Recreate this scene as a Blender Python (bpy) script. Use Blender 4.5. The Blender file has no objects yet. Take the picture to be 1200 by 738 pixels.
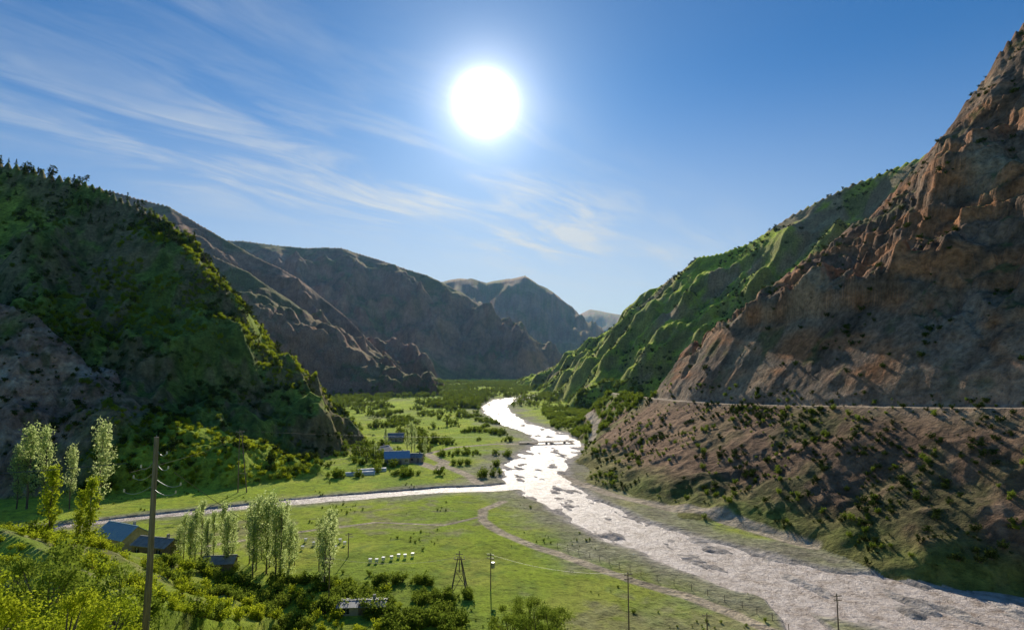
import bpy, math, random, time
import numpy as np
from mathutils import Vector, Matrix
T0=time.time()
random.seed(7); rng=np.random.default_rng(7)
scene=bpy.context.scene
# ---------------------------------------------------------------- camera
F=1200*20/36.0; PITCH=math.radians(5.2); CH=45.0
cp,sp=math.cos(PITCH),math.sin(PITCH)
def P(u,v,y):
    a=(u-600)/F; b=(369-v)/F
    dy=cp-b*sp; dz=sp+b*cp; k=y/dy
    return (a*k,y,CH+dz*k)
def G(u,v,z=0.0):
    a=(u-600)/F; b=(369-v)/F
    dy=cp-b*sp; dz=sp+b*cp; k=(z-CH)/dz
    return (a*k,dy*k)
cam_d=bpy.data.cameras.new('camera'); cam=bpy.data.objects.new('camera',cam_d)
scene.collection.objects.link(cam); cam.location=(0,0,CH)
cam.rotation_euler=(math.radians(90)+PITCH,0,0)
cam_d.lens=20; cam_d.sensor_width=36; cam_d.clip_start=0.3; cam_d.clip_end=60000
scene.camera=cam
# ---------------------------------------------------------------- noise
def _h(ix,iy,seed):
    n=(ix*374761393+iy*668265263+seed*1274126177)&0xffffffff
    n=((n^(n>>13))*1103515245)&0xffffffff
    return ((n^(n>>16))&1023)
_GA=np.arange(1024)*(2*math.pi/1024); _GC=np.cos(_GA).astype(np.float32); _GS=np.sin(_GA).astype(np.float32)
def perlin(x,y,seed=0):
    x=np.asarray(x); y=np.asarray(y)
    x0=np.floor(x); y0=np.floor(y); fx=(x-x0).astype(np.float32); fy=(y-y0).astype(np.float32)
    xi=x0.astype(np.int64); yi=y0.astype(np.int64)
    u=fx*fx*fx*(fx*(fx*6-15)+10); v=fy*fy*fy*(fy*(fy*6-15)+10)
    def g(dx,dy):
        a=_h(xi+dx,yi+dy,seed); return _GC[a]*(fx-dx)+_GS[a]*(fy-dy)
    a=g(0,0); a=a+(g(1,0)-a)*u; c=g(0,1); c=c+(g(1,1)-c)*u
    return 1.5*(a+(c-a)*v)
def fbm(x,y,o=4,seed=0):
    r=0; a=1.0; t=0
    for i in range(o):
        r=r+a*perlin(x,y,seed+i*17); t+=a; a*=0.5; x=x*2.03+3.1; y=y*2.03+1.7
    return r/t*1.3
def ridged(x,y,o=4,seed=0):
    r=0; a=1.0; t=0
    for i in range(o):
        r=r+a*(1-2*np.abs(perlin(x,y,seed+i*13))); t+=a; a*=0.5; x=x*2.07+5.3; y=y*2.07+2.9
    return r/t
def ss(a,b,x):
    t=np.clip((x-a)/(b-a),0,1); return t*t*(3-2*t)
# ---------------------------------------------------------------- landforms
def C(u,v,d,w): x,y,z=P(u,v,d); return (x,y,z,w)
MTS=[
 dict(n='R1',fall=(-.5,-.87),k=.5,lam=52,amp=.10,pw=1.05,c=[C(770,470,300,60),C(800,448,300,90),C(830,415,302,120),C(870,368,303,135),C(905,345,300,148),C(925,318,299,158),C(950,300,298,165),C(975,290,295,174),
      C(1000,262,292,183),C(1022,252,290,186),C(1045,228,288,190),C(1080,188,284,195),C(1100,166,280,198),C(1118,146,278,200),C(1134,118,276,203),C(1160,84,273,205),C(1172,60,272,206),C(1200,26,270,208),C(1350,-150,262,228),(430,230,300,290),(560,100,320,330)]),
 dict(n='R2',fall=(-1,-.15),k=.8,lam=80,amp=.11,pw=1.0,c=[C(1330,90,520,420),C(1085,180,560,300),C(1000,214,610,262),C(930,250,640,235),C(880,283,665,212),C(845,296,685,195),C(820,300,705,182),
      C(760,350,860,140),C(700,397,1050,115),C(650,440,1400,90),C(615,455,1700,60)]),
 dict(n='L1',fall=(.5,-.87),k=.55,lam=70,amp=.15,pw=1.45,c=[(-560,330,200,330),C(-150,150,325,230),C(0,185,345,180),C(50,198,348,176),C(100,211,350,170),C(150,233,352,162),C(185,248,353,155),C(225,276,354,148),
      C(250,312,354,135),C(280,352,355,122),C(310,392,357,100),C(340,428,360,80),C(375,458,362,60),C(410,488,362,42),C(440,512,362,24)]),
 dict(n='L2',fall=(.4,-.9),k=.7,lam=26,amp=.10,pw=.85,c=[C(-120,300,243,90),C(0,355,245,60),C(40,368,246,56),C(80,402,247,52),C(120,440,247,46),C(165,474,247,42),C(210,492,247,38),C(270,513,248,32),C(330,541,247,20),C(370,556,245,12)]),
 dict(n='L3',fall=(.5,-.85),k=1,lam=14,amp=.05,pw=1.0,c=[(-150,95,30,60),C(-150,596,88,50),C(0,618,80,40),C(70,655,70,32),C(150,705,62,28)]),
 dict(n='F3a',fall=(.7,-.7),k=.6,lam=200,amp=.16,pw=.95,c=[(-1600,1500,600,800),C(100,215,1500,640),C(195,240,1500,560),C(240,266,1500,520),C(300,300,1480,430),C(350,326,1440,360),C(400,366,1380,270),C(440,402,1300,190),C(490,440,1200,90),C(520,448,1150,40)]),
 dict(n='F3c',fall=(.7,-.7),k=.6,lam=120,amp=.15,pw=.95,c=[C(250,300,1050,330),C(290,318,1040,300),C(340,352,1020,250),C(390,392,990,180),C(440,425,950,110),C(480,443,930,60)]),
 dict(n='F3b',fall=(.4,-.9),k=.55,lam=300,amp=.19,pw=.9,c=[C(120,262,2700,1100),C(260,280,2700,1000),C(330,287,2700,940),C(400,290,2650,880),C(440,303,2650,820),C(500,322,2600,700),C(540,342,2550,600),C(580,372,2500,460),C(620,404,2450,300),C(648,430,2400,180)]),
 dict(n='F2',fall=(0,-1),k=.5,lam=420,amp=.17,pw=.9,c=[C(440,335,4700,1500),C(500,332,4700,1500),C(530,327,4700,1400),C(552,323,4650,1400),C(570,329,4650,1400),C(600,326,4600,1350),C(615,322,4600,1350),C(638,334,4550,1200),C(662,354,4500,1000),C(678,378,4450,800),C(692,404,4400,500)]),
 dict(n='F1',fall=(0,-1),k=.6,lam=700,amp=.08,pw=.9,c=[C(560,372,9500,2600),C(640,371,9500,2600),C(676,370,9500,2600),C(692,362,9500,2600),C(712,365,9500,2600),C(735,368,9500,2500),C(800,362,9500,2600),C(900,350,9500,2600)]),
]
def GL(pts): return [G(u,v)+(w,) for u,v,w in pts]
RIV=GL([(660,461,12),(625,464,15),(592,468,15),(580,475,13),(583,483,12),(602,495,11),(640,507,11),(656,517,12),(645,529,13),(628,543,13),(626,557,11),(645,574,10),(680,593,9.5),(720,613,9.5),(765,631,10),(830,652,10.5),(900,673,11.5),(980,691,12),(1080,707,12.5),(1200,722,12.5),(1330,735,12)])
TRIB=GL([(630,566,5.6),(580,571,4.6),(520,573,4.2),(430,580,4.2),(330,588,3.6),(250,597,3.0),(180,604,2.8),(100,612,2.5),(20,620,2)])
SIDE=GL([(880,688,2.0),(915,702,2.8),(935,720,3),(960,745,3.2)])
def RD(pts,w,z=0): return [G(u,v,z)+(w,) for u,v in pts]
DIRT=[RD([(915,742),(860,718),(800,697),(740,680),(680,657),(630,641),(590,625),(565,610),(568,598),(590,588)],1.5),
      RD([(950,640),(900,626),(850,611),(780,595),(720,580),(680,567),(655,556)],2.3),
      RD([(500,532),(530,524),(580,520),(612,520)],1.9),
      RD([(668,518),(680,522)],2.4)+RD([(692,518),(700,506)],2.4,3)+RD([(700,498),(690,487)],2.6,8)+RD([(687,478),(693,470)],2.8,13)+RD([(715,463)],2.8,20),
      RD([(500,532),(520,541),(512,549),(490,542),(478,541)],2.6),
      RD([(560,606),(520,615),(440,612),(330,625),(240,640)],.7),
      RD([(520,545),(545,555),(560,566)],2.2),
      ]
UP=[P(1500,484,115),P(1300,481,135),P(1200,478,150),P(1100,477.5,170),P(1000,476,195),P(920,475,225),P(850,473,258),P(800,470,285),P(768,467,318),P(735,463,380),P(715,460,450)]
UPW=[50,50,52,56,64,70,70,56,40,32,30]
def seg(x,y,pl,extra=None):
    best=np.full(x.shape,1e9); val=np.zeros(x.shape); side=np.zeros(x.shape); ev=np.zeros(x.shape)
    for j,(a,b) in enumerate(zip(pl[:-1],pl[1:])):
        dx,dy=b[0]-a[0],b[1]-a[1]; L2=dx*dx+dy*dy
        t=np.clip(((x-a[0])*dx+(y-a[1])*dy)/L2,0,1)
        d=np.hypot(x-a[0]-t*dx,y-a[1]-t*dy); m=d<best
        best=np.where(m,d,best); val=np.where(m,a[2]+(b[2]-a[2])*t,val)
        if extra is not None:
            side=np.where(m,np.sign(dx*(y-a[1])-dy*(x-a[0])),side); ev=np.where(m,extra[j]+(extra[j+1]-extra[j])*t,ev)
    if extra is not None: return best,val,side,ev
    return best,val
def H(x,y):
    shp=x.shape; x=x.ravel(); y=y.ravel(); r=np.hypot(x,y)
    base=fbm(x/40,y/40,4,3)*.25+np.clip((r-1500)/3000,0,1)*perlin(x/500,y/500,3)*15
    z=base.copy(); ident=np.zeros(x.shape,dtype=np.int8); q=np.zeros(x.shape)
    for k,m in enumerate(MTS):
        c=np.array(m['c']); lam=m['lam']; fx,fy=m['fall']; wamt=lam*.35; kk=m['k']; pw=m['pw']
        fl=math.hypot(fx,fy); fx/=fl; fy/=fl
        big=c[:,3].max()+wamt
        sel=np.nonzero((x>c[:,0].min()-big)&(x<c[:,0].max()+big)&(y>c[:,1].min()-big)&(y<c[:,1].max()+big))[0]
        if len(sel)==0: continue
        X=x[sel];Y=y[sel]
        best=np.zeros(len(sel),dtype=np.float32); qq=np.zeros(len(sel),dtype=np.float32)
        WX=fbm(X/lam/1.3,Y/lam/1.3,3,21+k)*wamt; WY=fbm(X/lam/1.3,Y/lam/1.3,3,51+k)*wamt
        dl,_=seg(X,Y,[tuple(p[:2])+(p[3],) for p in c]); near=ss(.02,.25,dl/np.maximum(_,1))
        WX=(X+WX*near).astype(np.float32); WY=(Y+WY*near).astype(np.float32)
        for a,b in zip(c[:-1],c[1:]):
            w_=max(a[3],b[3])
            s2=np.nonzero((WX>min(a[0],b[0])-w_)&(WX<max(a[0],b[0])+w_)&(WY>min(a[1],b[1])-w_)&(WY<max(a[1],b[1])+w_))[0]
            if len(s2)==0: continue
            wx=WX[s2];wy=WY[s2];bb_=best[s2];q2=qq[s2]
            n=max(3,int(math.dist(a[:2],b[:2])/((.018 if m['n'][0]=='F' else .03)*w_))+1)
            for i in range(n+1):
                s=a+(b-a)*(i/n)
                ddx=wx-np.float32(s[0]); ddy=wy-np.float32(s[1])
                al=ddx*np.float32(fx)+ddy*np.float32(fy); pe=(ddy*np.float32(fx)-ddx*np.float32(fy))/np.float32(kk)
                t=1-np.sqrt(al*al+pe*pe)/np.float32(s[3]); np.maximum(t,0,out=t)
                h=np.float32(s[2])*t**np.float32(pw)
                mm=h>bb_; bb_=np.where(mm,h,bb_); q2=np.where(mm,t,q2)
            best[s2]=bb_; qq[s2]=q2
        act=np.nonzero(best>0)[0]
        X=X[act];Y=Y[act];bst=best[act];qa=qq[act];si=sel[act]
        A=X*(-fy)+Y*fx; B=X*fx+Y*fy; zmax=c[:,2].max()
        if m['n'] in('R1','L1','L2','F3a','R2'): zmax=c[2,2]*1.0 if m['n']!='R1' else 200
        g=ridged(A/lam,B/(lam*2.6),4,70+k); g2=fbm(X/(lam*.45),Y/(lam*.45),4,90+k)
        prof=ss(0,.25,qa)*(ss(0,.35,1-qa)*.94+.06)
        zz=bst+prof*m['amp']*zmax*(g*.8+g2*.5-.25)
        if m['n']=='R1':
            up=ss(28,50,bst)
            cr=np.clip(prof*1.5+.14,0,1)
            b1=ridged(X/24+Y/70,Y/26,4,133); b1=np.sign(b1)*np.abs(b1)**.8
            zz+=up*cr*(b1*4.6+fbm(X/7,Y/7,4,143)*3.2+ridged(X/4.5,Y/4.5,3,144)*.8)
            st=9.0; ph=(zz+fbm(X/26,Y/26,3,150)*9+.25*X)/st; fr=ph-np.floor(ph)
            zz+=up*cr*st*.6*(ss(.15,.75,fr)-fr)*ss(-.2,.25,fbm(X/50,Y/50,2,151))
        elif m['n']=='L2': zz+=fbm(X/9,Y/9,4,133)*1.8*ss(5,15,bst)
        elif m['n'] in('L1','R2'): zz+=fbm(X/16,Y/16,4,135)*2.6*ss(5,30,bst)*np.clip(prof*1.6+.15,0,1)
        elif m['n'][0]=='F':
            zz+=prof*lam*.06*fbm(X/lam*5,Y/lam*5,4,160)
            st=lam*.22; ph=(zz+.22*X+fbm(X/lam,Y/lam,2,161)*lam*.2)/st; zz+=prof*st*.05*np.sin(ph*2*math.pi)
        zz=zz+base[si]
        up=zz>z[si]
        z[si]=np.where(up,zz,z[si]); ident[si]=np.where(up&(bst>.4),k+1,ident[si]); q[si]=np.where(up,qa,q[si])
    rd=np.zeros(x.shape); cut=np.zeros(x.shape)
    ib=np.nonzero((x>-40)&(x<400)&(y>50)&(y<560))[0]
    X=x[ib];Y=y[ib]
    d,zr,side,wf=seg(X,Y,UP,UPW)
    gl=ridged(X/22+Y/60,Y/22-X/50,3,410)-.3
    wfn=wf*(1+.14*fbm(X/30,Y/30,3,411))
    t=np.clip(1-(d-2.8)/(wfn-2.8),0,1)
    low=zr*(.25*t*t+.75*t)+gl*1.7*ss(1,.75,t)*ss(0,.15,t)+fbm(X/5,Y/5,3,412)*.35*ss(.98,.8,t)*ss(0,.2,t)
    zi=z[ib]
    valley=(side>0)
    fade=ss(520,430,Y)
    zn=np.where(valley,low*fade+np.where(t<=0,base[ib],base[ib]*(1-t)),zi)
    bl=ss(9,2.8,d)
    zn=np.where(valley,zn,zi*(1-bl)+zr*bl)
    zn=np.where(~valley,np.minimum(zn,zr+1.35*np.maximum(d-2.5,0)+2*np.maximum(gl,0)*ss(3,9,d)+np.maximum(d-30,0)*6),zn)
    usev=(Y<500)
    z[ib]=np.where(usev,zn,zi)
    ident[ib]=np.where(usev&valley&(t>.01),1,np.where(usev&valley,0,ident[ib]))
    rd[ib]=np.maximum(rd[ib],ss(3.0,2.2,d)); cut[ib]=ss(12,3.0,d)*(~valley)+ss(7,3,d)*valley*.5
    hc=43.3-.50*np.hypot(x*.55,np.maximum(y,-60)) + fbm(x/12,y/12,3,8)*.6*ss(8,25,r)
    ident=np.where(hc>z,20,ident); z=np.maximum(z,hc)
    bed=np.full(x.shape,9.0)
    bb=(y>60)&(y<1800)&(x>-260)&(x<330)&(z<24)
    idx=np.nonzero(bb)[0]; X=x[idx];Y=y[idx]
    bars=fbm(X/7+Y/34,Y/15,4,33); jx=fbm(X/14,Y/14,2,44)*2.4; jy=fbm(X/14,Y/14,2,47)*2.4
    for ri,R in enumerate((RIV,TRIB,SIDE)):
        kf=1 if ri==0 else .4
        d,w=seg(X+jx*kf,Y+jy*kf,R); e=d/w
        e=np.where(z[idx]>5,9,e)
        bed[idx]=np.minimum(bed[idx],e)
        cv=ss(1.35,.8,e)*(1.1+(bars*1.8-.05 if ri==0 else bars*.5))
        z[idx]=np.where(e<1.35,np.maximum(z[idx],-2)*(1-ss(1.35,1,e))-cv,z[idx])
    for R in DIRT:
        d,w=seg(X+jx*.35,Y,R); rd[idx]=np.maximum(rd[idx],ss(w*1.35,w*.7,d))
    return z.reshape(shp),dict(id=ident.reshape(shp),q=q.reshape(shp),bed=bed.reshape(shp),road=rd.reshape(shp),cut=cut.reshape(shp))
# ---------------------------------------------------------------- terrain mesh
th=np.radians(np.concatenate([np.linspace(-100,-47,80,endpoint=False),np.linspace(-47,47,1050),np.linspace(47,100,81)[1:]]))
def gs(a,b,n): return np.exp(np.linspace(math.log(a),math.log(b),n,endpoint=False))
rr=np.concatenate([gs(2,60,90),gs(60,520,760),gs(520,3200,380),gs(3200,22000,90),[22000.]])
TH,RR=np.meshgrid(th,rr); GX=RR*np.sin(TH); GY=RR*np.cos(TH)
GZ,I=H(GX,GY)
print('height',time.time()-T0)
lr=np.log(rr)
def look(x,y):
    x=np.asarray(x,dtype=float);y=np.asarray(y,dtype=float)
    t=np.arctan2(x,y); r=np.log(np.hypot(x,y))
    i=np.clip(np.searchsorted(lr,r)-1,0,len(lr)-2); j=np.clip(np.searchsorted(th,t)-1,0,len(th)-2)
    a=np.clip((r-lr[i])/(lr[i+1]-lr[i]),0,1); b=np.clip((t-th[j])/(th[j+1]-th[j]),0,1)
    z=(GZ[i,j]*(1-b)+GZ[i,j+1]*b)*(1-a)+(GZ[i+1,j]*(1-b)+GZ[i+1,j+1]*b)*a
    return z,i,j
def h1(x,y): return float(look(np.array([x]),np.array([y]))[0][0])
nr,nt=GX.shape
pos=np.stack([GX,GY,GZ],-1)
du=np.gradient(pos,axis=1); dv=np.gradient(pos,axis=0)
N=np.cross(du,dv); N/=np.linalg.norm(N,axis=-1,keepdims=True)+1e-9
nz=np.abs(N[...,2])
def mixc(c,col,f): return c*(1-f[...,None])+np.array(col)*f[...,None]
X,Y,Z=GX,GY,GZ; idn=I['id']
n1=fbm(X/22,Y/22,5,101); n2=fbm(X/6,Y/6,4,111); n3=fbm(X/90,Y/90,4,121); n4=fbm(X/2.5,Y/2.5,2,131)
col=np.zeros(pos.shape)+np.array([.28,.345,.04]); grass=np.ones(X.shape)
col=mixc(col,[.36,.38,.07],ss(-.1,.5,n1)*.8)
col=mixc(col,[.13,.20,.03],ss(.05,.45,n2)*.6)
col=mixc(col,[.18,.25,.035],ss(.0,.4,fbm(X/45+9,Y/30,4,122))*.7)
f=ss(.12,.45,n3+n2*.4)*.6; col=mixc(col,[.29,.24,.14],f); grass*=1-f*.5
gr=ss(3.4,1.1,I['bed']+n1*1.6+n2*.8)*(idn==0)
col=mixc(col,[.30,.27,.21],gr*.75); grass*=1-gr*.9
e_=ss(1.5,1.05,I['bed']); col=mixc(col,[.46,.41,.36],e_); grass*=1-e_
col=mixc(col,[.15,.21,.035],(Y>480)*ss(-.2,.3,n3)*.5*(idn==0))
def put(name,fn,gv):
    global col,grass
    k=[m['n'] for m in MTS].index(name)+1
    m=(idn==k); ii_=np.nonzero(m)
    if len(ii_[0])==0: return
    global X,Y,Z,n1,n2,n3,nz_
    sv=(X,Y,Z,n1,n2,n3); X=X[ii_];Y=Y[ii_];Z=Z[ii_];n1=n1[ii_];n2=n2[ii_];n3=n3[ii_];nz_=nz[ii_]
    c,gq=fn(np.zeros((len(X),3))); col[ii_]=c; grass[ii_]=gq*gv
    X,Y,Z,n1,n2,n3=sv
def fR1(c):
    c=c+np.array([.24,.16,.105])
    c=mixc(c,[.44,.20,.09],ss(-.25,.25,fbm(X/34+Z/14,Y/34,4,201))*ss(330,180,X))
    c=mixc(c,[.085,.068,.05],ss(.0,.4,fbm(X/10,Y/10+Z/8,4,204))*.7)
    c=mixc(c,[.42,.32,.20],ss(.1,.5,fbm(X/45,Y/45,3,207))*.6)
    c=mixc(c,[.28,.26,.24],ss(240,300,X)*ss(.0,.3,n3+.2)*.5)
    c=mixc(c,[.48,.37,.26],ss(88,45,Z+n1*20)*ss(115,160,X)*ss(-.3,.1,n1)*.75)
    g=ss(.05,.38,fbm(X/14,Y/14,4,209)+(nz_-.72)*1.3)*.7
    c=mixc(c,[.08,.10,.03],g)
    low=ss(36,26,Z)
    lc=np.zeros(c.shape)+np.array([.20,.125,.075])
    lc=mixc(lc,[.10,.115,.035],ss(-.1,.3,n1)*.65)
    lc=mixc(lc,[.30,.20,.12],ss(.1,.5,n2)*.5)
    lc=mixc(lc,[.36,.22,.13],ss(125,60,X)*ss(190,250,Y)*.8)
    lc=mixc(lc,[.15,.22,.04],ss(300,350,Y)*ss(-.3,.1,n1)*.85)
    lc=mixc(lc,[.16,.21,.035],ss(9,3,Z)*.6)
    return c*(1-low[...,None])+lc*low[...,None],g*(1-low)*.5+.15*low
put('R1',fR1,1)
def fR2(c):
    c=c+np.array([.25,.31,.04])
    c=mixc(c,[.09,.14,.03],ss(-.05,.3,fbm(X/22,Y/50+Z/30,5,221))*.65)
    f=ss(.05,.35,fbm(X/50,Y/50,4,222)+(Z-150)/380)*.8
    c=mixc(c,[.36,.26,.17],f)
    c=mixc(c,[.17,.13,.08],ss(.74,.55,nz_)*.5); return c,(1-f)
put('R2',fR2,1)
def fL(c):
    c=c+np.array([.11,.15,.032])
    c=mixc(c,[.22,.27,.045],ss(-.05,.35,n3+n1*.5)*.8)
    f=ss(.05,.38,fbm(X/35,Y/35,4,231)+ss(.74,.5,nz_)*.3)*.65
    c=mixc(c,[.22,.15,.10],f)
    return mixc(c,[.045,.07,.02],ss(.0,.35,n2)*.65),(1-f)
put('L1',fL,1)
def fL2(c):
    c,g=fL(c); f=ss(-150,-178,X)*ss(-.6,-.15,n1)
    rock=np.zeros(c.shape)+np.array([.34,.21,.15]); rock=mixc(rock,[.13,.11,.06],ss(-.0,.35,n2)); rock=mixc(rock,[.40,.30,.22],ss(0,.4,fbm(X/12,Z/5,3,250)))
    c=c*(1-.9*f[...,None])+rock*.9*f[...,None]
    return mixc(c,[.27,.35,.04],ss(-160,-142,X)*.85),g*(1-f)
put('L2',fL2,1)
def fF(c):
    c=c+np.array([.29,.165,.105])
    f=ss(-.1,.35,fbm(X/260,Y/260,6,241)+(nz_-.72)*1.5)*.7
    c=mixc(c,[.10,.135,.035],f)
    c=mixc(c,[.42,.25,.16],ss(.3,.8,np.sin((Z+.22*X)/20+n3*3))*.4)
    c=mixc(c,[.07,.08,.035],ss(.05,.35,fbm(X/60,Y/60,4,244))*.4)
    return c,f*.4
for nm in('F3a','F3b','F3c','F2','F1'): put(nm,fF,1)
col=mixc(col,[.38,.29,.20],I['cut']*.75); grass*=1-I['cut']
col=mixc(col,[.50,.41,.30],I['road']*.9); grass*=1-I['road']
col=np.clip(col*(1+n4[...,None]*.25),0.01,.8)
me=bpy.data.meshes.new('terrain')
nv=nr*nt; me.vertices.add(nv); me.vertices.foreach_set('co',pos.astype(np.float32).ravel())
ii=np.arange(nr-1)[:,None]*nt+np.arange(nt-1)[None,:]
q=np.stack([ii,ii+1,ii+nt+1,ii+nt],-1).reshape(-1,4)
nf=len(q); me.loops.add(nf*4); me.loops.foreach_set('vertex_index',q.astype(np.int32).ravel())
me.polygons.add(nf); me.polygons.foreach_set('loop_start',(np.arange(nf)*4).astype(np.int32))
me.polygons.foreach_set('use_smooth',np.ones(nf,dtype=bool))
at=me.color_attributes.new('cover','FLOAT_COLOR','POINT')
at.data.foreach_set('color',np.concatenate([col,grass[...,None]],-1).astype(np.float32).ravel())
me.update(calc_edges=True)
if me.polygons[1000].normal.z<0: me.flip_normals()
ter=bpy.data.objects.new('terrain',me); scene.collection.objects.link(ter)
print('mesh',time.time()-T0)
# ---------------------------------------------------------------- materials
def newmat(name):
    m=bpy.data.materials.new(name); m.use_nodes=True; nt_=m.node_tree; nt_.nodes.clear()
    o=nt_.nodes.new('ShaderNodeOutputMaterial'); return m,nt_,nt_.nodes,nt_.links,o
def simple(name,c,rough=.8,c2=None,scale=3,metal=0,bump=0,stretch=None):
    m,t,n,l,o=newmat(name); b=n.new('ShaderNodeBsdfPrincipled'); b.inputs['Roughness'].default_value=rough; b.inputs['Metallic'].default_value=metal
    tc=n.new('ShaderNodeTexCoord'); nz_=n.new('ShaderNodeTexNoise'); nz_.inputs['Scale'].default_value=scale; nz_.inputs['Detail'].default_value=6
    src=tc.outputs['Object']
    if stretch:
        mp=n.new('ShaderNodeMapping'); mp.inputs['Scale'].default_value=stretch; l.new(src,mp.inputs[0]); src=mp.outputs[0]
    l.new(src,nz_.inputs['Vector'])
    r=n.new('ShaderNodeValToRGB'); r.color_ramp.elements[0].position=.35; r.color_ramp.elements[1].position=.65
    c2=c2 or tuple(v*.6 for v in c)
    r.color_ramp.elements[0].color=(*c2,1); r.color_ramp.elements[1].color=(*c,1)
    l.new(nz_.outputs[0],r.inputs[0]); l.new(r.outputs[0],b.inputs['Base Color'])
    l.new(b.outputs[0],o.inputs[0]); return m
m,t,n,l,o=newmat('terrain_cover')
b=n.new('ShaderNodeBsdfPrincipled'); b.inputs['Roughness'].default_value=.95
b.inputs['Specular IOR Level'].default_value=.1
ca=n.new('ShaderNodeVertexColor'); ca.layer_name='cover'
geo=n.new('ShaderNodeNewGeometry')
def noise(scale,det,rough=.6):
    x=n.new('ShaderNodeTexNoise'); x.inputs['Scale'].default_value=scale; x.inputs['Detail'].default_value=det; x.inputs['Roughness'].default_value=rough; l.new(geo.outputs['Position'],x.inputs['Vector']); return x
na=noise(.55,5,.7); nb=noise(.06,5,.65)
def mr(src,a,b_,c,d):
    x=n.new('ShaderNodeMapRange'); x.inputs[1].default_value=a;x.inputs[2].default_value=b_;x.inputs[3].default_value=c;x.inputs[4].default_value=d; l.new(src,x.inputs[0]); return x.outputs[0]
mu=n.new('ShaderNodeMath'); mu.operation='MULTIPLY'; l.new(mr(na.outputs[0],.3,.7,.5,1.5),mu.inputs[0]); l.new(mr(nb.outputs[0],.3,.7,.7,1.3),mu.inputs[1])
vm=n.new('ShaderNodeVectorMath'); vm.operation='SCALE'; l.new(ca.outputs[0],vm.inputs[0]); l.new(mu.outputs[0],vm.inputs['Scale']); l.new(vm.outputs[0],b.inputs['Base Color'])
l.new(ca.outputs['Alpha'],b.inputs['Sheen Weight']); b.inputs['Sheen Roughness'].default_value=.45
vs2=n.new('ShaderNodeVectorMath'); vs2.operation='SCALE'; l.new(vm.outputs[0],vs2.inputs[0]); vs2.inputs['Scale'].default_value=2.8; l.new(vs2.outputs[0],b.inputs['Sheen Tint'])
bp=n.new('ShaderNodeBump'); bp.inputs['Strength'].default_value=1; bp.inputs['Distance'].default_value=1.1; l.new(na.outputs[0],bp.inputs['Height'])
bp2=n.new('ShaderNodeBump'); bp2.inputs['Strength'].default_value=.5; bp2.inputs['Distance'].default_value=5.0; l.new(nb.outputs[0],bp2.inputs['Height']); l.new(bp2.outputs[0],bp.inputs['Normal'])
l.new(bp.outputs[0],b.inputs['Normal']); l.new(b.outputs[0],o.inputs[0])
me.materials.append(m)
m,t,n,l,o=newmat('river_water'); WATER=m
b=n.new('ShaderNodeBsdfPrincipled'); b.inputs['Roughness'].default_value=.36; b.inputs['IOR'].default_value=1.33
geo=n.new('ShaderNodeNewGeometry'); na=noise(.75,6,.7)
bp=n.new('ShaderNodeBump'); bp.inputs['Strength'].default_value=1; bp.inputs['Distance'].default_value=.8; l.new(na.outputs[0],bp.inputs['Height']); l.new(bp.outputs[0],b.inputs['Normal'])
r=n.new('ShaderNodeValToRGB'); r.color_ramp.elements[0].position=.34; r.color_ramp.elements[1].position=.58; r.color_ramp.elements[0].color=(.32,.23,.17,1); r.color_ramp.elements[1].color=(.76,.65,.57,1)
nc=noise(.3,7,.75); l.new(nc.outputs[0],r.inputs[0]); l.new(r.outputs[0],b.inputs['Base Color'])
l.new(b.outputs[0],o.inputs[0])
def mesh_obj(name,vs,fs,mats,mi=None,parent=None,smooth=False,link=True):
    me_=bpy.data.meshes.new(name); me_.from_pydata([tuple(v) for v in vs],[],fs)
    for mm in (mats if isinstance(mats,(list,tuple)) else [mats]): me_.materials.append(mm)
    if mi is not None: me_.polygons.foreach_set('material_index',mi)
    if smooth: me_.polygons.foreach_set('use_smooth',[True]*len(fs))
    me_.update(); ob=bpy.data.objects.new(name,me_)
    if link: scene.collection.objects.link(ob)
    if parent: ob.parent=parent
    return ob
def ribbon(name,pl,z,kw,mat):
    pts=[]
    for a,b_ in zip(pl[:-1],pl[1:]):
        for i in range(6):
            t_=i/6; pts.append([a[j]+(b_[j]-a[j])*t_ for j in range(3)])
    pts.append(list(pl[-1])); vs=[];fs=[]
    for i,p in enumerate(pts):
        a=pts[max(i-1,0)];c=pts[min(i+1,len(pts)-1)]; dx,dy=c[0]-a[0],c[1]-a[1]; L=math.hypot(dx,dy)
        w=p[2]*kw+2; vs+= [(p[0]-dy/L*w,p[1]+dx/L*w,z),(p[0]+dy/L*w,p[1]-dx/L*w,z)]
        if i: k=2*i; fs.append((k-2,k-1,k+1,k))
    return mesh_obj(name,vs,fs,mat)
ribbon('river',RIV,-.55,1.3,WATER); ribbon('stream',TRIB,-.5,1.1,WATER); ribbon('river_side_channel',SIDE,-.558,1.2,WATER)
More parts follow.
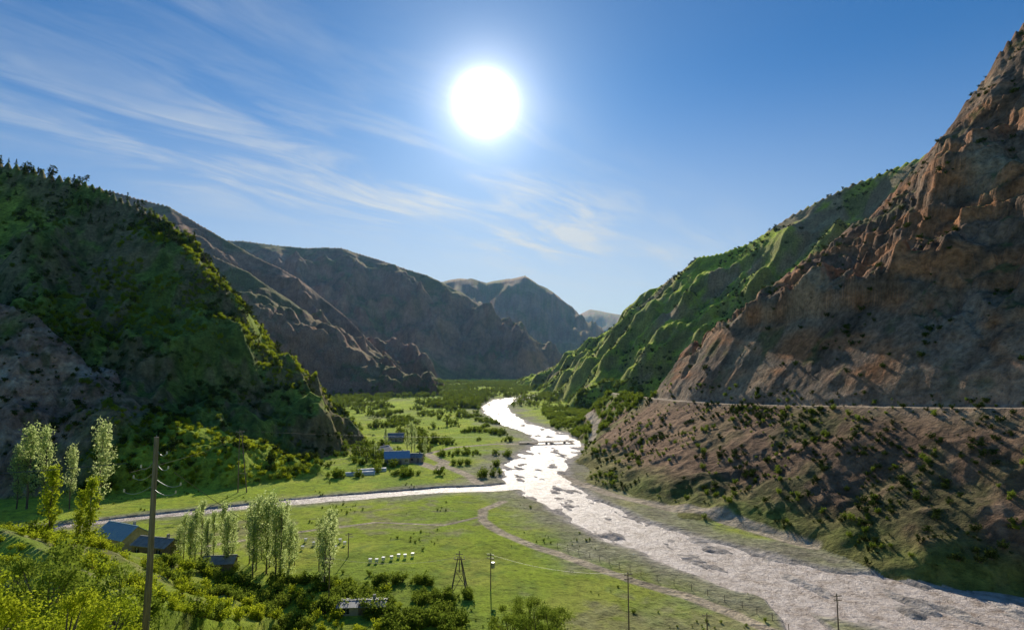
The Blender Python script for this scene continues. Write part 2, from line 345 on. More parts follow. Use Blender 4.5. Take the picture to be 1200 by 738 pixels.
# ---------------------------------------------------------------- plants
def leafmat(name,c,c2,tr=.45):
    m,t,n,l,o=newmat(name)
    oi=n.new('ShaderNodeObjectInfo')
    tc=n.new('ShaderNodeTexCoord'); nn=n.new('ShaderNodeTexNoise'); nn.inputs['Scale'].default_value=1.3; l.new(tc.outputs['Object'],nn.inputs['Vector'])
    ad=n.new('ShaderNodeMath'); ad.operation='ADD'; l.new(nn.outputs[0],ad.inputs[0])
    m2=n.new('ShaderNodeMath'); m2.operation='MULTIPLY_ADD'; l.new(oi.outputs['Random'],m2.inputs[0]); m2.inputs[1].default_value=.5; m2.inputs[2].default_value=-.25; l.new(m2.outputs[0],ad.inputs[1])
    mx=n.new('ShaderNodeMix'); mx.data_type='RGBA'; l.new(ad.outputs[0],mx.inputs[0]); mx.inputs[6].default_value=(*c,1); mx.inputs[7].default_value=(*c2,1)
    d=n.new('ShaderNodeBsdfDiffuse'); tt=n.new('ShaderNodeBsdfTranslucent'); s=n.new('ShaderNodeMixShader'); s.inputs[0].default_value=tr
    l.new(mx.outputs[2],d.inputs[0]); l.new(mx.outputs[2],tt.inputs[0]); l.new(d.outputs[0],s.inputs[1]); l.new(tt.outputs[0],s.inputs[2]); l.new(s.outputs[0],o.inputs[0]); return m
LG=leafmat('leaf_green',(.12,.18,.022),(.29,.36,.045),.55)
LP=leafmat('leaf_poplar',(.42,.52,.18),(.60,.66,.30),.72)
LD=leafmat('leaf_dark',(.035,.055,.016),(.09,.125,.025),.3)
LY=leafmat('leaf_bright',(.26,.34,.02),(.46,.50,.03),.65)
BARK=simple('bark',(.20,.16,.12),.9,(.08,.06,.045),4,stretch=(4,4,.6))
def tube(vs,fs,mi,p0,p1,r0,r1,k=6,m_=0):
    p0=Vector(p0);p1=Vector(p1); d=(p1-p0).normalized(); u=d.orthogonal().normalized(); w=d.cross(u); b0=len(vs)
    for p,r_ in((p0,r0),(p1,r1)):
        for i in range(k):
            a=2*math.pi*i/k; vs.append(p+u*(math.cos(a)*r_)+w*(math.sin(a)*r_))
    for i in range(k):
        j=(i+1)%k; fs.append((b0+i,b0+j,b0+k+j,b0+k+i)); mi.append(m_)
    fs.append(tuple(b0+k+i for i in range(k))); mi.append(m_)
def make_tree(name,kind,seed,mat,h=1.0,leaves=900,ls=.03):
    rnd=random.Random(seed); vs=[];fs=[];mi=[]
    clumps=[]
    if kind=='poplar':
        pr=Vector((0,0,-.03))
        for i in range(1,7):
            p=Vector((rnd.gauss(0,.006),rnd.gauss(0,.006),i/6*.97)); tube(vs,fs,mi,pr,p,.013*(1-(i-1)/6.3),.013*(1-i/6.3)); pr=p
        for i in range(46):
            z0=.1+.82*rnd.random(); a=rnd.random()*6.28; R=.085*math.sin(math.pi*min(1,(z0+.08)/1.12))**.6+.012
            L=R*rnd.uniform(.5,1.25); e=Vector((math.cos(a)*L,math.sin(a)*L,z0+.10+L*.6)); tube(vs,fs,mi,(0,0,z0),e,.003,.001,4)
            clumps.append((e,.035,.06)); clumps.append(((Vector((0,0,z0))+e)/2,.025,.05))
    elif kind=='bush':
        for i in range(rnd.randint(7,10)):
            a=rnd.random()*6.28; L=rnd.uniform(.15,.48); hh=rnd.uniform(.3,.85)
            e=Vector((math.cos(a)*L,math.sin(a)*L,hh)); tube(vs,fs,mi,(0,0,-.1),e,.03,.008,4); s_=rnd.uniform(.12,.22); clumps.append((e,s_,s_*.8)); clumps.append((e*.6,s_,s_*.7))
    elif kind=='round':
        tube(vs,fs,mi,(0,0,-.04),(0.01,0,.3),.035,.024); tube(vs,fs,mi,(0.01,0,.3),(0,.01,.7),.024,.01)
        for i in range(22):
            a=rnd.random()*6.28; z0=rnd.uniform(.2,.6); hh=rnd.uniform(.32,.95); R=.36*math.sqrt(max(.05,1-((hh-.58)/.45)**2)); L=R*rnd.uniform(.45,1.05)
            e=Vector((math.cos(a)*L,math.sin(a)*L,hh)); tube(vs,fs,mi,(0,0,z0),e,.014,.003,4); s_=rnd.uniform(.05,.11); clumps.append((e,s_,s_*.75))
    elif kind=='conifer':
        tube(vs,fs,mi,(0,0,-.05),(0,0,.95),.025,.004)
        for i in range(44):
            z0=.1+.88*rnd.random()**1.2; a=rnd.random()*6.28; L=(1-z0)*.30*rnd.uniform(.6,1.15)+.01
            e=Vector((math.cos(a)*L,math.sin(a)*L,z0-.03)); tube(vs,fs,mi,(0,0,z0),e,.006,.002,3); clumps.append((e,.035,.03)); clumps.append((e*.5+Vector((0,0,z0*.5)),.035,.03))
    nb_=len(vs); base_=np.array([tuple(v) for v in vs]) if nb_ else np.zeros((0,3))
    r_=np.random.default_rng(seed); cc=np.array([list(c[0])+[c[1],c[2]] for c in clumps]); pick=cc[r_.integers(0,len(cc),leaves)]
    p=pick[:,:3]+r_.normal(0,.6,(leaves,3))*pick[:,[3,3,4]]; p=p[p[:,2]>0]; L_=len(p)
    a=r_.normal(0,1,(L_,3)); a/=np.linalg.norm(a,axis=1,keepdims=True); b_=np.cross(a,r_.normal(0,1,(L_,3))); b_/=np.linalg.norm(b_,axis=1,keepdims=True)
    s_=(ls*r_.uniform(.6,1.3,L_))[:,None]
    qv=np.stack([p-a*s_,p+b_*s_*.55,p+a*s_,p-b_*s_*.55],1).reshape(-1,3)
    allv=np.concatenate([base_,qv])*h; fs+= [(nb_+4*k,nb_+4*k+1,nb_+4*k+2,nb_+4*k+3) for k in range(L_)]; mi+= [1]*L_
    me_=bpy.data.meshes.new(name); me_.from_pydata(allv.tolist(),[],fs); me_.materials.append(BARK); me_.materials.append(mat); me_.polygons.foreach_set('material_index',mi); me_.update()
    return me_
def lib(cn,meshes):
    c=bpy.data.collections.new(cn)
    for k,mm in enumerate(meshes): c.objects.link(bpy.data.objects.new(mm.name,mm))
    return c
BUSH_D=lib('dark_bushes',[make_tree('shrub_plant','bush',i,LD,1,300,.085) for i in range(4)])
BUSH_G=lib('green_bushes',[make_tree('shrub_plant','bush',10+i,LG,1,420,.075) for i in range(4)])
BUSH_Y=lib('bright_bushes',[make_tree('shrub_plant','bush',15+i,LY,1,420,.07) for i in range(3)])
TREE_D=lib('dark_trees',[make_tree('round_tree','round',20+i,LD,1,700,.04) for i in range(2)]+[make_tree('conifer','conifer',24+i,LD,1,700,.035) for i in range(3)])
TREE_G=lib('green_trees',[make_tree('round_tree','round',30+i,LG,1,900,.035) for i in range(4)])
def scatter(name,pts,coll,smin,smax,sink=.05):
    pts=np.array(pts)
    if len(pts)==0: print('EMPTY',name); return
    z=look(pts[:,0],pts[:,1])[0]; me_=bpy.data.meshes.new(name); me_.vertices.add(len(pts))
    sc=rng.uniform(0,1,len(pts))**1.8*(smax-smin)+smin
    me_.vertices.foreach_set('co',np.stack([pts[:,0],pts[:,1],z-sink*sc],-1).astype(np.float32).ravel())
    a=me_.attributes.new('scl','FLOAT','POINT'); a.data.foreach_set('value',sc.astype(np.float32))
    a=me_.attributes.new('rz','FLOAT_VECTOR','POINT'); rv=np.zeros((len(pts),3),dtype=np.float32); rv[:,2]=rng.uniform(0,6.28,len(pts)); a.data.foreach_set('vector',rv.ravel())
    ob=bpy.data.objects.new(name,me_); scene.collection.objects.link(ob)
    g=bpy.data.node_groups.new(name,'GeometryNodeTree'); g.interface.new_socket('Geometry',in_out='INPUT',socket_type='NodeSocketGeometry'); g.interface.new_socket('Geometry',in_out='OUTPUT',socket_type='NodeSocketGeometry')
    n=g.nodes; l=g.links; gi=n.new('NodeGroupInput'); go=n.new('NodeGroupOutput'); ip=n.new('GeometryNodeInstanceOnPoints'); ci=n.new('GeometryNodeCollectionInfo')
    ci.inputs['Collection'].default_value=coll; ci.inputs['Separate Children'].default_value=True; ci.inputs['Reset Children'].default_value=True
    ip.inputs['Pick Instance'].default_value=True
    s1=n.new('GeometryNodeInputNamedAttribute'); s1.data_type='FLOAT'; s1.inputs['Name'].default_value='scl'
    s2=n.new('GeometryNodeInputNamedAttribute'); s2.data_type='FLOAT_VECTOR'; s2.inputs['Name'].default_value='rz'
    l.new(gi.outputs[0],ip.inputs['Points']); l.new(ci.outputs[0],ip.inputs['Instance']); l.new(s1.outputs['Attribute'],ip.inputs['Scale']); l.new(s2.outputs['Attribute'],ip.inputs['Rotation']); l.new(ip.outputs[0],go.inputs[0])
    md=ob.modifiers.new('scatter','NODES'); md.node_group=g
    return ob
def cand(n_,x0,x1,y0,y1,test,seed=0):
    r_=np.random.default_rng(seed); x=r_.uniform(x0,x1,n_); y=r_.uniform(y0,y1,n_); z,a,b=look(x,y); i={k:v[a,b] for k,v in I.items()}; k=test(x,y,z,i)&(i['road']<.1)&(i['bed']>1.3)
    return np.stack([x[k],y[k]],-1)
IDX={m['n']:k+1 for k,m in enumerate(MTS)}
nn=lambda x,y,s,seed:fbm(x/s,y/s,3,seed)
p=cand(15000,20,330,90,330,lambda x,y,z,i:(i['id']==IDX['R1'])&(z<36)&(nn(x,y,18,300)>-.12)&((x>90)|(nn(x,y,12,300)>.12)),1); scatter('hillside_shrubs',p,BUSH_D,.6,2.3)
p=cand(7000,20,330,90,380,lambda x,y,z,i:(i['id']==IDX['R1'])&(z<36)&(nn(x,y,22,301)>.02),2); scatter('hillside_shrubs',p,BUSH_G,.6,2.2)
p=cand(4000,60,420,120,330,lambda x,y,z,i:(i['id']==IDX['R1'])&(z>=40)&(nn(x,y,14,302)>.08),3); scatter('cliff_shrubs',p,BUSH_D,.8,2.8)
p=cand(7000,-450,-60,170,400,lambda x,y,z,i:((i['id']==IDX['L1'])|((i['id']==IDX['L2'])&(x>-175)))&(nn(x,y,26,303)>.08),4); scatter('hillside_shrubs',p,BUSH_D,1.0,4.0)
p=cand(900,-320,-165,185,260,lambda x,y,z,i:(i['id']==IDX['L2']),18); scatter('hillside_shrubs',p,BUSH_D,.8,2.6)
p=cand(7000,-450,-60,170,400,lambda x,y,z,i:((i['id']==IDX['L1'])|((i['id']==IDX['L2'])&(x>-180)))&(nn(x,y,26,304)>.04),5); scatter('hillside_shrubs',p,BUSH_G,.8,3.2)
p=cand(9000,-450,-60,290,400,lambda x,y,z,i:(i['id']==IDX['L1'])&(i['q']>.86),6); scatter('ridge_trees',p[::6],TREE_D,3,7)
p=cand(16000,-230,-60,250,400,lambda x,y,z,i:(i['id']==IDX['L1'])&(i['q']>.5)&(nn(x,y,15,320)>-.05),16); scatter('rim_bushes',p[::2],BUSH_Y,1.0,3.2)  # bright leaf colour stands in for backlight along the left hill's rim
p=cand(14000,60,500,380,1300,lambda x,y,z,i:(i['id']==IDX['R2'])&(nn(x,y,50,305)>.05),7); scatter('far_hillside_shrubs',p,BUSH_D,1.5,4.2)
p=cand(14000,-300,260,620,1700,lambda x,y,z,i:(z<14)&(nn(x,y,90,306)>-.05),8); scatter('valley_woodland',p,TREE_G,4,10)
p=cand(4000,30,130,290,620,lambda x,y,z,i:(z<30)&(nn(x,y,20,307)>-.15)&((y>330)|(x<20)),9); scatter('riverside_bushes',p,BUSH_G,2,5)
p=cand(6500,-170,0,235,640,lambda x,y,z,i:(i['id']==0)&(nn(x,y,26,308)>.22),10); scatter('meadow_bushes',p,BUSH_G,1.0,4.5)
p=cand(1300,-170,-40,270,640,lambda x,y,z,i:(i['id']==0)&(nn(x,y,26,308)>.25),17); scatter('meadow_trees',p,TREE_G,4,8)
p=cand(5000,-150,60,60,230,lambda x,y,z,i:(z<14)&(nn(x,y,16,309)>.33),11); scatter('meadow_bushes',p,BUSH_G,.25,.9)
p=cand(1100,-50,-8,98,124,lambda x,y,z,i:(nn(x,y,9,310)>.05),12); scatter('thicket_bushes',p,BUSH_G,1.0,3.0)
p=cand(900,-110,-30,60,135,lambda x,y,z,i:(nn(x,y,12,311)>.14),13); scatter('thicket_bushes',p,BUSH_G,1.2,3.4)
p=cand(1900,-110,-20,35,120,lambda x,y,z,i:(nn(x,y,10,312)>.0),14); scatter('bright_bushes',p,BUSH_Y,.8,2.6)
p=cand(9000,-300,-60,190,320,lambda x,y,z,i:(i['id']==IDX['L2'])&(x>-160),15); scatter('spur_bushes',p[::2],BUSH_Y,1.0,2.8)
POP=[make_tree('poplar_tree','poplar',40+i,LP,1,1700,.016) for i in range(4)]
POPY=[make_tree('poplar_tree','poplar',50+i,LY,1,2000,.018) for i in range(2)]
def poplar(u,vb,hpx,d=None,meshes=POP):
    if d is None: x,y=G(u,vb)
    else: x,y,_=P(u,vb,d)
    z=h1(x,y); top=P(u,vb-hpx,y)[2]; h=max(4,top-z)
    ob=bpy.data.objects.new('poplar_tree',random.choice(meshes)); scene.collection.objects.link(ob); ob.location=(x,y,z-.1); w=random.uniform(.85,1.15)
    ob.scale=(h*w,h*w,h); ob.rotation_euler=(0,0,random.random()*6)
for (u,vb,hp) in [(32,584,82),(52,584,80),(116,584,86),(82,584,60),(20,584,60)]: poplar(u,vb,hp,186)
for (u,vb,hp) in [(57,632,80),(103,645,80),(92,646,68)]: poplar(u,vb,hp,95,POPY)
for (u,vb,hp) in [(292,660,70),(300,668,84),(312,672,88),(322,676,90),(332,668,76),(306,655,66),(316,664,80),(328,680,84),(296,676,72),(338,684,70),(385,676,76),(374,668,60),(380,690,78),(388,662,62),(228,660,62),(236,652,64),(262,655,64),(272,662,62),(250,650,50),(215,655,52),(345,662,42),(222,664,54),(266,668,66),(242,668,60),(208,664,46),(482,530,34),(477,528,26),(486,532,28),(452,524,22),(440,540,20),(498,536,22)]: poplar(u,vb,hp)
NEAR=[make_tree('leafy_tree','round',60+i,LY,1,9000,.011) for i in range(2)]
NEARG=[make_tree('leafy_tree','round',64+i,LG,1,6000,.014) for i in range(2)]
for (u,v,d,mm) in [(15,680,26,NEAR[0]),(78,700,24,NEAR[1]),(120,712,30,NEAR[0]),(-30,700,20,NEAR[1]),(60,650,48,NEARG[0]),(145,668,55,NEARG[1]),(10,650,60,NEARG[1]),(620,700,94,NEARG[0]),(645,706,90,NEARG[1]),(598,712,88,NEARG[0]),(630,716,84,NEARG[1])]:
    x,y,zt=P(u,v,d); z=h1(x,y); h=max(2.5,zt-z); ob=bpy.data.objects.new('leafy_tree',mm); scene.collection.objects.link(ob); ob.location=(x,y,z); w=h if h<7 else 7+(h-7)*.3
    ob.scale=(w*1.15,w*1.15,h); ob.rotation_euler=(0,0,random.random()*6)
# ---------------------------------------------------------------- built things
WOOD=simple('weathered_wood',(.20,.16,.12),.85,(.10,.08,.06),3,stretch=(6,6,.5))
STEEL=simple('galvanised_steel',(.35,.36,.37),.5,metal=.6)
PORC=simple('porcelain',(.5,.45,.4),.3)
WHITE=simple('white_paint',(.78,.77,.74),.6,(.62,.61,.58),2)
BLUER=simple('blue_sheet_roof',(.20,.34,.50),.35,(.28,.40,.52),1.2)
GREYR=simple('grey_sheet_roof',(.30,.31,.32),.6,(.2,.2,.2),1.2)
WALL=simple('plaster_wall',(.42,.36,.28),.9,(.3,.25,.19),1.5)
DWALL=simple('mud_brick_wall',(.22,.17,.12),.9,(.14,.11,.08),2)
GLASS=simple('window_glass',(.03,.04,.05),.15,(.02,.03,.03))
CONC=simple('concrete',(.38,.36,.33),.9,(.28,.26,.24),1.5)
PLAST=simple('greenhouse_film',(.6,.62,.62),.4,(.5,.52,.52),2)
WIREM=simple('wire',(.05,.05,.05),.5)
class MB:
    def __init__(s): s.v=[];s.f=[];s.m=[]
    def box(s,c,d,m_=0,rz=0,rx=0):
        R=Matrix.Rotation(rz,3,'Z')@Matrix.Rotation(rx,3,'X'); b0=len(s.v)
        for sx in(-.5,.5):
            for sy in(-.5,.5):
                for sz in(-.5,.5): s.v.append(Vector(c)+R@Vector((sx*d[0],sy*d[1],sz*d[2])))
        for f in((0,1,3,2),(4,6,7,5),(0,4,5,1),(2,3,7,6),(0,2,6,4),(1,5,7,3)): s.f.append(tuple(b0+k for k in f)); s.m.append(m_)
    def tube(s,a,b,r0,r1=None,k=8,m_=0): tube(s.v,s.f,s.m,a,b,r0,r1 if r1 is not None else r0,k,m_)
    def obj(s,name,mats,parent=None): return mesh_obj(name,s.v,s.f,mats,s.m,parent)
def house(name,x,y,L,W,hw,hr,rz,roof,wall,z=None):
    z=h1(x,y) if z is None else z
    e=bpy.data.objects.new(name,None); scene.collection.objects.link(e); e.location=(x,y,z); e.rotation_euler=(0,0,rz)
    b=MB(); b.box((0,0,hw/2-.4),(L,W,hw+.8))
    for s_ in(-1,1):
        k=len(b.v); b.v+=[Vector((s_*(L/2-.002),-W/2,hw)),Vector((s_*(L/2-.002),W/2,hw)),Vector((s_*(L/2-.002),0,hw+hr-.1))]; b.f.append((k,k+1,k+2)); b.m.append(0)
    b.obj('walls',wall,e)
    b=MB(); ang=math.atan2(hr,W/2); sl=math.hypot(hr,W/2)+.5
    for s_ in(-1,1):
        cy=s_*(W/4+.12*math.cos(ang)*1.6); b.box((0,cy,hw+hr-abs(cy)*math.tan(ang)+.08),(L+.9,sl,.1),0,0,-s_*ang)
        for i in range(int(L/.8)): b.box((-L/2+.4+i*.8,cy,hw+hr-abs(cy)*math.tan(ang)+.15),(.06,sl-.02,.06),0,0,-s_*ang)
    b.box((0,0,hw+hr+.17),(L+.92,.3,.06)); b.obj('roof',roof,e)
    b=MB()
    nwin=max(2,int(L/2.6))
    for i in range(nwin):
        xx=-L/2+(i+.5)*L/nwin
        for s_ in(-1,1):
            if i==nwin//2 and s_==-1: b.box((xx,s_*(W/2+.02),1.0),(1.0,.08,2.0),1)
            else: b.box((xx,s_*(W/2+.01),hw*.55),(1.1,.06,1.1),0); b.box((xx,s_*(W/2+.05),hw*.55),(.06,.04,1.1),2); b.box((xx,s_*(W/2+.04),hw*.55-.6),(1.3,.14,.08),2)
    for s_ in (-1,1): b.box((s_*(L/2+.01),0,hw*.55),(.06,1.1,1.1),0)
    b.obj('windows_and_door',[GLASS,WOOD,WHITE],e)
    b=MB(); b.box((L*.25,W*.15,hw+hr*.9+.3),(.5,.5,1.2)); b.obj('chimney',CONC,e)
    return e
def at(u,v,z=0): return G(u,v,z)
x,y=at(143,640); house('blue_roofed_farmhouse',x,y,11,7,3.0,2.4,math.radians(-25),BLUER,WALL)
x,y=at(183,660); house('farm_shed',x,y,9,5,2.4,1.2,math.radians(-15),GREYR,DWALL)
x,y=at(258,668); house('farm_hut',x,y,6,4,2.1,1.0,math.radians(10),GREYR,DWALL)
x,y=at(465,543); house('valley_farmhouse',x,y,11,7,3.0,2.6,math.radians(15),BLUER,WALL)
x,y=at(447,534); house('valley_barn',x,y,10,6,2.8,2.0,math.radians(60),GREYR,DWALL)
x,y=at(488,541); house('valley_hut',x,y,6,4,2.4,1.5,math.radians(-10),GREYR,WALL)
x,y=at(462,517); house('valley_house',x,y,11,7,2.8,2.2,math.radians(5),GREYR,WALL)
x,y=at(425,716); house('low_shed',x,y,8,3.6,1.5,.35,math.radians(4),GREYR,CONC)
def tunnel(u,v,L,rz):
    x,y=at(u,v); z=h1(x,y); vs=[];fs=[]; n_=8; m_=10
    for i in range(m_+1):
        for j in range(n_+1):
            a=math.pi*j/n_; vs.append((-L/2+L*i/m_,1.6*math.cos(a),1.5*math.sin(a)*(1+.02*(i%2))))
    for i in range(m_):
        for j in range(n_): k=i*(n_+1)+j; fs.append((k,k+1,k+n_+2,k+n_+1))
    fs.append(tuple(range(n_+1))); fs.append(tuple(m_*(n_+1)+j for j in range(n_,-1,-1)))
    ob=mesh_obj('greenhouse_tunnel',vs,fs,PLAST,smooth=False); ob.location=(x,y,z-.05); ob.rotation_euler=(0,0,rz)
tunnel(422,556,12,.3); tunnel(436,552,12,.3)
def hive(x,y):
    b=MB(); b.box((0,0,.5),(.55,.5,.5),0); b.box((0,0,.78),(.64,.6,.08),1); b.box((0,-.27,.3),(.4,.06,.04),1)
    for sx in(-.2,.2):
        for sy in(-.18,.18): b.box((sx,sy,.11),(.06,.06,.26),1)
    ob=b.obj('beehive',[WHITE,PLAST]); ob.location=(x,y,h1(x,y)); s_=1.15; ob.scale=(s_,s_,s_); ob.rotation_euler=(0,0,random.uniform(-.3,.3))
for i in range(7): x,y=at(434+i*8.2+random.uniform(-1.5,1.5),659-i*1.2+random.uniform(-1.2,1.2)); hive(x,y)
for i in range(14): x,y=at(322+i*6.3+random.uniform(-2,2),634+(i%3)*5+random.uniform(-1,1)); hive(x,y)
def wires(name,pairs,sag=.5,r=.012):
    b=MB()
    for a,c in pairs:
        a=Vector(a);c=Vector(c); pr=a
        for i in range(1,15):
            t_=i/14; p_=a.lerp(c,t_); p_.z-=sag*4*t_*(1-t_); b.tube(pr,p_,r,k=3); pr=p_
    b.obj(name,WIREM)
def pole(name,x,y,h,arms=1,r=.14,z=None,lean=0):
    z=h1(x,y) if z is None else z; b=MB(); b.tube((0,0,-.5),(0,0,h),r,r*.65,10,0)
    for k in range(arms):
        za=h-.35-k*.7; b.box((0,-r-.03,za),(1.6,.1,.12),0)
        for sx in(-.7,-.3,.3,.7): b.tube((sx,-r-.03,za+.06),(sx,-r-.03,za+.16),.012,m_=1); b.tube((sx,-r-.03,za+.16),(sx,-r-.03,za+.28),.045,.03,m_=2)
    b.tube((0,0,h),(0,0,h+.15),r*.5,.01,6,1)
    ob=b.obj(name,[WOOD,STEEL,PORC]); ob.location=(x,y,z); ob.rotation_euler=(lean,lean*.6,random.uniform(-.5,.5)); return ob
x,y,zt=P(181,512,27); zb=h1(x,y); hP=zt-zb
b=MB(); b.tube((0,0,-.5),(.12,0,hP*.5),.17,.14,12); b.tube((.12,0,hP*.5),(.1,0,hP),.14,.10,12); b.tube((.1,0,hP),(.1,0,hP+.1),.02,.01,6,1)
for k,(dz,sd,L) in enumerate([(.5,1,.5),(1.15,1,.7),(1.1,-1,.6),(1.6,-1,1.0),(1.9,1,1.3),(2.2,-1,1.3),(2.3,1,1.0)]):
    pr=Vector((.1,0,hP-dz))
    for i in range(1,9):
        t_=i/8; p_=Vector((.1+sd*L*t_,-.05+.1*math.sin(k*2+t_*2),hP-dz-.3*math.sin(t_*math.pi*.8)-.1*t_)); b.tube(pr,p_,.014,m_=1,k=5); pr=p_
    b.tube(pr,pr+Vector((0,0,.12)),.04,.03,m_=2)
ob=b.obj('utility_pole',[WOOD,STEEL,PORC]); ob.location=(x,y,zb)
A=Vector((x,y,zb+hP))
def P3(u,v): 
    X_,Y_=at(u,v); return X_,Y_,h1(X_,Y_)
tops=[]
for (u,v,hp) in [(385,712,60),(737,738,68),(983,745,50),(829,742,24),(408,652,28),(575,692,44)]:
    x_,y_,z_=P3(u,v); h_=P(u,v-hp,y_)[2]-z_; pole('utility_pole',x_,y_,h_,2 if hp>40 else 1,.13,z_); tops.append(Vector((x_,y_,z_+h_-.2)))
x_,y_,z_=P3(284,577); h_=P(280,503,y_)[2]-z_
b=MB(); b.tube((-1.6,0,-.5),(-1.9,0,h_),.22,.14); b.tube((1.6,0,-.5),(-1.2,0,h_-.4),.22,.14); b.box((-.6,0,h_*.62),(1.6,.15,.18)); b.box((0,0,h_*.3),(2.6,.15,.18)); b.box((-1.6,-.2,h_-.9),(3.2,.16,.2))
for sx in(-2.9,-1.6,-.3): b.tube((sx,-.2,h_-.8),(sx,-.2,h_-.4),.08,.05,m_=1)
ob=b.obj('twin_utility_pole',[WOOD,PORC]); ob.location=(x_,y_,z_); TW=Vector((x_-1.5,y_,z_+h_-.5))
x_,y_,z_=P3(538,696); h_=P(538,645,y_)[2]-z_
b=MB(); w=1.7
cs=[(-w,-w),(w,-w),(w,w),(-w,w)]
for cx,cy in cs: b.tube((cx,cy,-.3),(cx*.15,cy*.15,h_*.86),.13,.09)
for i in range(4):
    a=cs[i];c=cs[(i+1)%4]
    for t0 in(.25,.5): 
        k=1-.85*t0/.86; b.tube((a[0]*k,a[1]*k,h_*t0),(c[0]*k,c[1]*k,h_*t0),.06)
    k0=1;k1=1-.85*.5/.86; b.tube((a[0]*k0,a[1]*k0,0),(c[0]*k1,c[1]*k1,h_*.5),.05)
b.tube((0,0,h_*.5),(0,0,h_),.1,.07); b.box((0,0,h_*.8),(2.2,.12,.14)); b.box((0,0,h_*.92),(1.4,.1,.12))
for sx in(-1,0.,1): b.tube((sx,0,h_*.82),(sx,0,h_*.82+.35),.06,.04,m_=1)
ob=b.obj('braced_wooden_tower',[WOOD,PORC]); ob.location=(x_,y_,z_); TT=Vector((x_,y_,z_+h_*.86))
tp=tops[5]; b=MB(); b.tube((0,0,0),(0,0,1.1),.38,.38,12)
for sx in(-.2,.2): b.tube((sx,0,1.1),(sx,0,1.35),.05,.03,m_=1)
ob=b.obj('transformer',[STEEL,PORC]); ob.location=(tp.x+.45,tp.y-.2,tp.z-2.6)
wires('power_lines',[(A+Vector((1,0,-1.6)),tops[0]),(A+Vector((-1,0,-1.6)),TW),(tops[0],TT),(TT,tops[5]),(tops[5],tops[1]),(TW,TW+Vector((110,60,-9))),(A+Vector((-1.2,0,-1.2)),A+Vector((-40,-18,2)))],1.2,.018)
b=MB(); pl=DIRT[0]; prev=None
for a,c in zip(pl[:5],pl[1:6]):
    L=math.dist(a[:2],c[:2]); n_=int(L/3)
    for i in range(n_):
        t_=i/n_; X_=a[0]+(c[0]-a[0])*t_+2.6; Y_=a[1]+(c[1]-a[1])*t_+2.6; Z__=h1(X_,Y_); b.tube((X_,Y_,Z__-.2),(X_+random.uniform(-.05,.05),Y_,Z__+1.25),.06,.05,5)
        cur=Vector((X_,Y_,Z__))
        if prev:
            for hh in(.5,.95): b.tube(prev+Vector((0,0,hh)),cur+Vector((0,0,hh)),.012,k=3,m_=1)
        prev=cur
b.obj('post_and_wire_fence',[WOOD,WIREM])
a=Vector((*at(608,520),0)); c=Vector((*at(672,518),0)); L=(c-a).length; rz=math.atan2(c.y-a.y,c.x-a.x)
e=bpy.data.objects.new('road_bridge',None); scene.collection.objects.link(e); e.location=((a+c)/2); e.rotation_euler=(0,0,rz)
b=MB(); b.box((0,0,.75),(L,4,.3)); b.obj('deck',simple('bridge_deck_timber',(.45,.38,.30),.9,(.36,.30,.24),1),e)
b=MB(); 
for k in range(3): b.box((-L/2+L*(k+.5)/3,0,-.4),(.5,3.4,1.99))
b.obj('piers',CONC,e)
b=MB()
for s_ in(-1,1):
    b.box((0,s_*1.9,1.65),(L,.08,.08))
    for k in range(int(L/2.5)): b.box((-L/2+1.2+k*2.5,s_*1.9,1.25),(.08,.08,.7))
b.obj('railings',STEEL,e)
# ---------------------------------------------------------------- light and sky
AZ=math.radians(-2.8); EL=math.radians(25.6)
sd=Vector((math.sin(AZ)*math.cos(EL),math.cos(AZ)*math.cos(EL),math.sin(EL)))
su=bpy.data.lights.new('sun','SUN'); su.energy=5; su.angle=math.radians(.53); su.color=(1,.93,.80)
so=bpy.data.objects.new('sun',su); scene.collection.objects.link(so); so.rotation_euler=sd.to_track_quat('Z','Y').to_euler()
w=bpy.data.worlds.new('World'); scene.world=w; w.use_nodes=True; n=w.node_tree.nodes; l=w.node_tree.links; n.clear()
o=n.new('ShaderNodeOutputWorld'); bg=n.new('ShaderNodeBackground'); bg.inputs[1].default_value=.15; l.new(bg.outputs[0],o.inputs[0])
sk=n.new('ShaderNodeTexSky'); sk.sky_type='NISHITA'; sk.sun_disc=False; sk.sun_elevation=EL; sk.sun_rotation=AZ; sk.altitude=1500; sk.air_density=1.0; sk.dust_density=.3; sk.ozone_density=3.0
tc=n.new('ShaderNodeTexCoord'); D=tc.outputs['Generated']
def M(op,a,b_=None,c_=None):
    x=n.new('ShaderNodeMath'); x.operation=op
    for i,v_ in enumerate((a,b_,c_)):
        if v_ is None: continue
        if isinstance(v_,(int,float)): x.inputs[i].default_value=v_
        else: l.new(v_,x.inputs[i])
    return x.outputs[0]
dp=n.new('ShaderNodeVectorMath'); dp.operation='DOT_PRODUCT'; nm=n.new('ShaderNodeVectorMath'); nm.operation='NORMALIZE'; l.new(D,nm.inputs[0]); l.new(nm.outputs[0],dp.inputs[0]); dp.inputs[1].default_value=sd
dt=M('MAXIMUM',dp.outputs['Value'],0)
glow=M('ADD',M('MULTIPLY',M('POWER',dt,2300),50),M('ADD',M('MULTIPLY',M('POWER',dt,420),5.0),M('ADD',M('MULTIPLY',M('POWER',dt,90),1.4),M('MULTIPLY',M('POWER',dt,14),.5))))
sx=n.new('ShaderNodeSeparateXYZ'); l.new(nm.outputs[0],sx.inputs[0])
zz=M('ADD',M('MAXIMUM',sx.outputs[2],0),.12)
px=M('DIVIDE',sx.outputs[0],zz); py=M('DIVIDE',sx.outputs[1],zz)
al=M('ADD',M('MULTIPLY',px,.72),M('MULTIPLY',py,.69)); ac=M('ADD',M('MULTIPLY',px,-.69),M('MULTIPLY',py,.72))
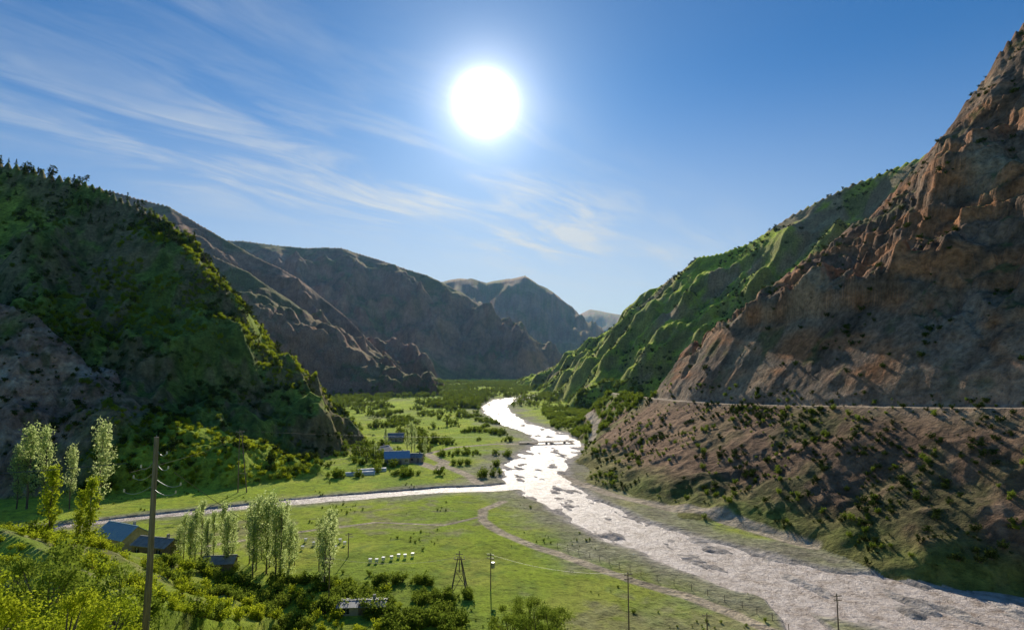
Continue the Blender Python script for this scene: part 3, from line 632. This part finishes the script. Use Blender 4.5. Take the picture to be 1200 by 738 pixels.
cx=n.new('ShaderNodeCombineXYZ'); l.new(M('MULTIPLY',al,.8),cx.inputs[0]); l.new(M('MULTIPLY',ac,2.6),cx.inputs[1])
c1=n.new('ShaderNodeTexNoise'); c1.inputs['Scale'].default_value=1.7; c1.inputs['Detail'].default_value=10; c1.inputs['Roughness'].default_value=.62; c1.inputs['Distortion'].default_value=.7; l.new(cx.outputs[0],c1.inputs['Vector'])
cx2=n.new('ShaderNodeCombineXYZ'); l.new(px,cx2.inputs[0]); l.new(py,cx2.inputs[1])
c2=n.new('ShaderNodeTexNoise'); c2.inputs['Scale'].default_value=1.1; c2.inputs['Detail'].default_value=4; l.new(cx2.outputs[0],c2.inputs['Vector'])
def MR(s_,a,b_,c_,d_):
    x=n.new('ShaderNodeMapRange'); x.interpolation_type='SMOOTHSTEP'; l.new(s_,x.inputs[0])
    for i,v_ in enumerate((a,b_,c_,d_)): x.inputs[i+1].default_value=v_
    return x.outputs[0]
band=M('MULTIPLY',MR(M('ABSOLUTE',M('SUBTRACT',ac,1.85)),.95,.05,0,1),M('MULTIPLY',MR(al,-.9,.45,0,1),MR(al,3.6,1.6,0,1)))
cl=M('MULTIPLY',M('MULTIPLY',MR(c1.outputs[0],.38,.70,0,1),MR(c2.outputs[0],.38,.6,.25,1)),band)
haze=M('MULTIPLY',MR(sx.outputs[2],.48,.02,0,1),MR(dt,.65,1.0,.3,1.0))
cl=M('MINIMUM',M('ADD',M('MULTIPLY',cl,.85),M('MULTIPLY',haze,.85)),.92)
tint=n.new('ShaderNodeVectorMath'); tint.operation='MULTIPLY'; l.new(sk.outputs[0],tint.inputs[0]); tint.inputs[1].default_value=(.17,.48,.70)
mx=n.new('ShaderNodeMix'); mx.data_type='RGBA'; l.new(cl,mx.inputs[0]); l.new(tint.outputs[0],mx.inputs[6]); mx.inputs[7].default_value=(4.1,4.5,4.8,1)
gl=n.new('ShaderNodeVectorMath'); gl.operation='SCALE'; gl.inputs[0].default_value=(1,.97,.9); l.new(glow,gl.inputs['Scale'])
ad=n.new('ShaderNodeVectorMath'); ad.operation='ADD'; l.new(mx.outputs[2],ad.inputs[0]); l.new(gl.outputs[0],ad.inputs[1]); l.new(ad.outputs[0],bg.inputs[0])
# haze in the valley air
hb=MB(); hb.box((0,6500,500),(16000,12600,1100)); hz=hb.obj('atmospheric_haze',[])
m,t,n,l,o=newmat('haze_volume'); vsn=n.new('ShaderNodeVolumeScatter'); vsn.inputs['Color'].default_value=(.36,.66,1,1); vsn.inputs['Density'].default_value=4.2e-5; vsn.inputs['Anisotropy'].default_value=.2; l.new(vsn.outputs[0],o.inputs['Volume']); hz.data.materials.append(m)
scene.view_settings.view_transform='Standard'; scene.view_settings.look='None'; scene.view_settings.exposure=0
print('done',time.time()-T0)
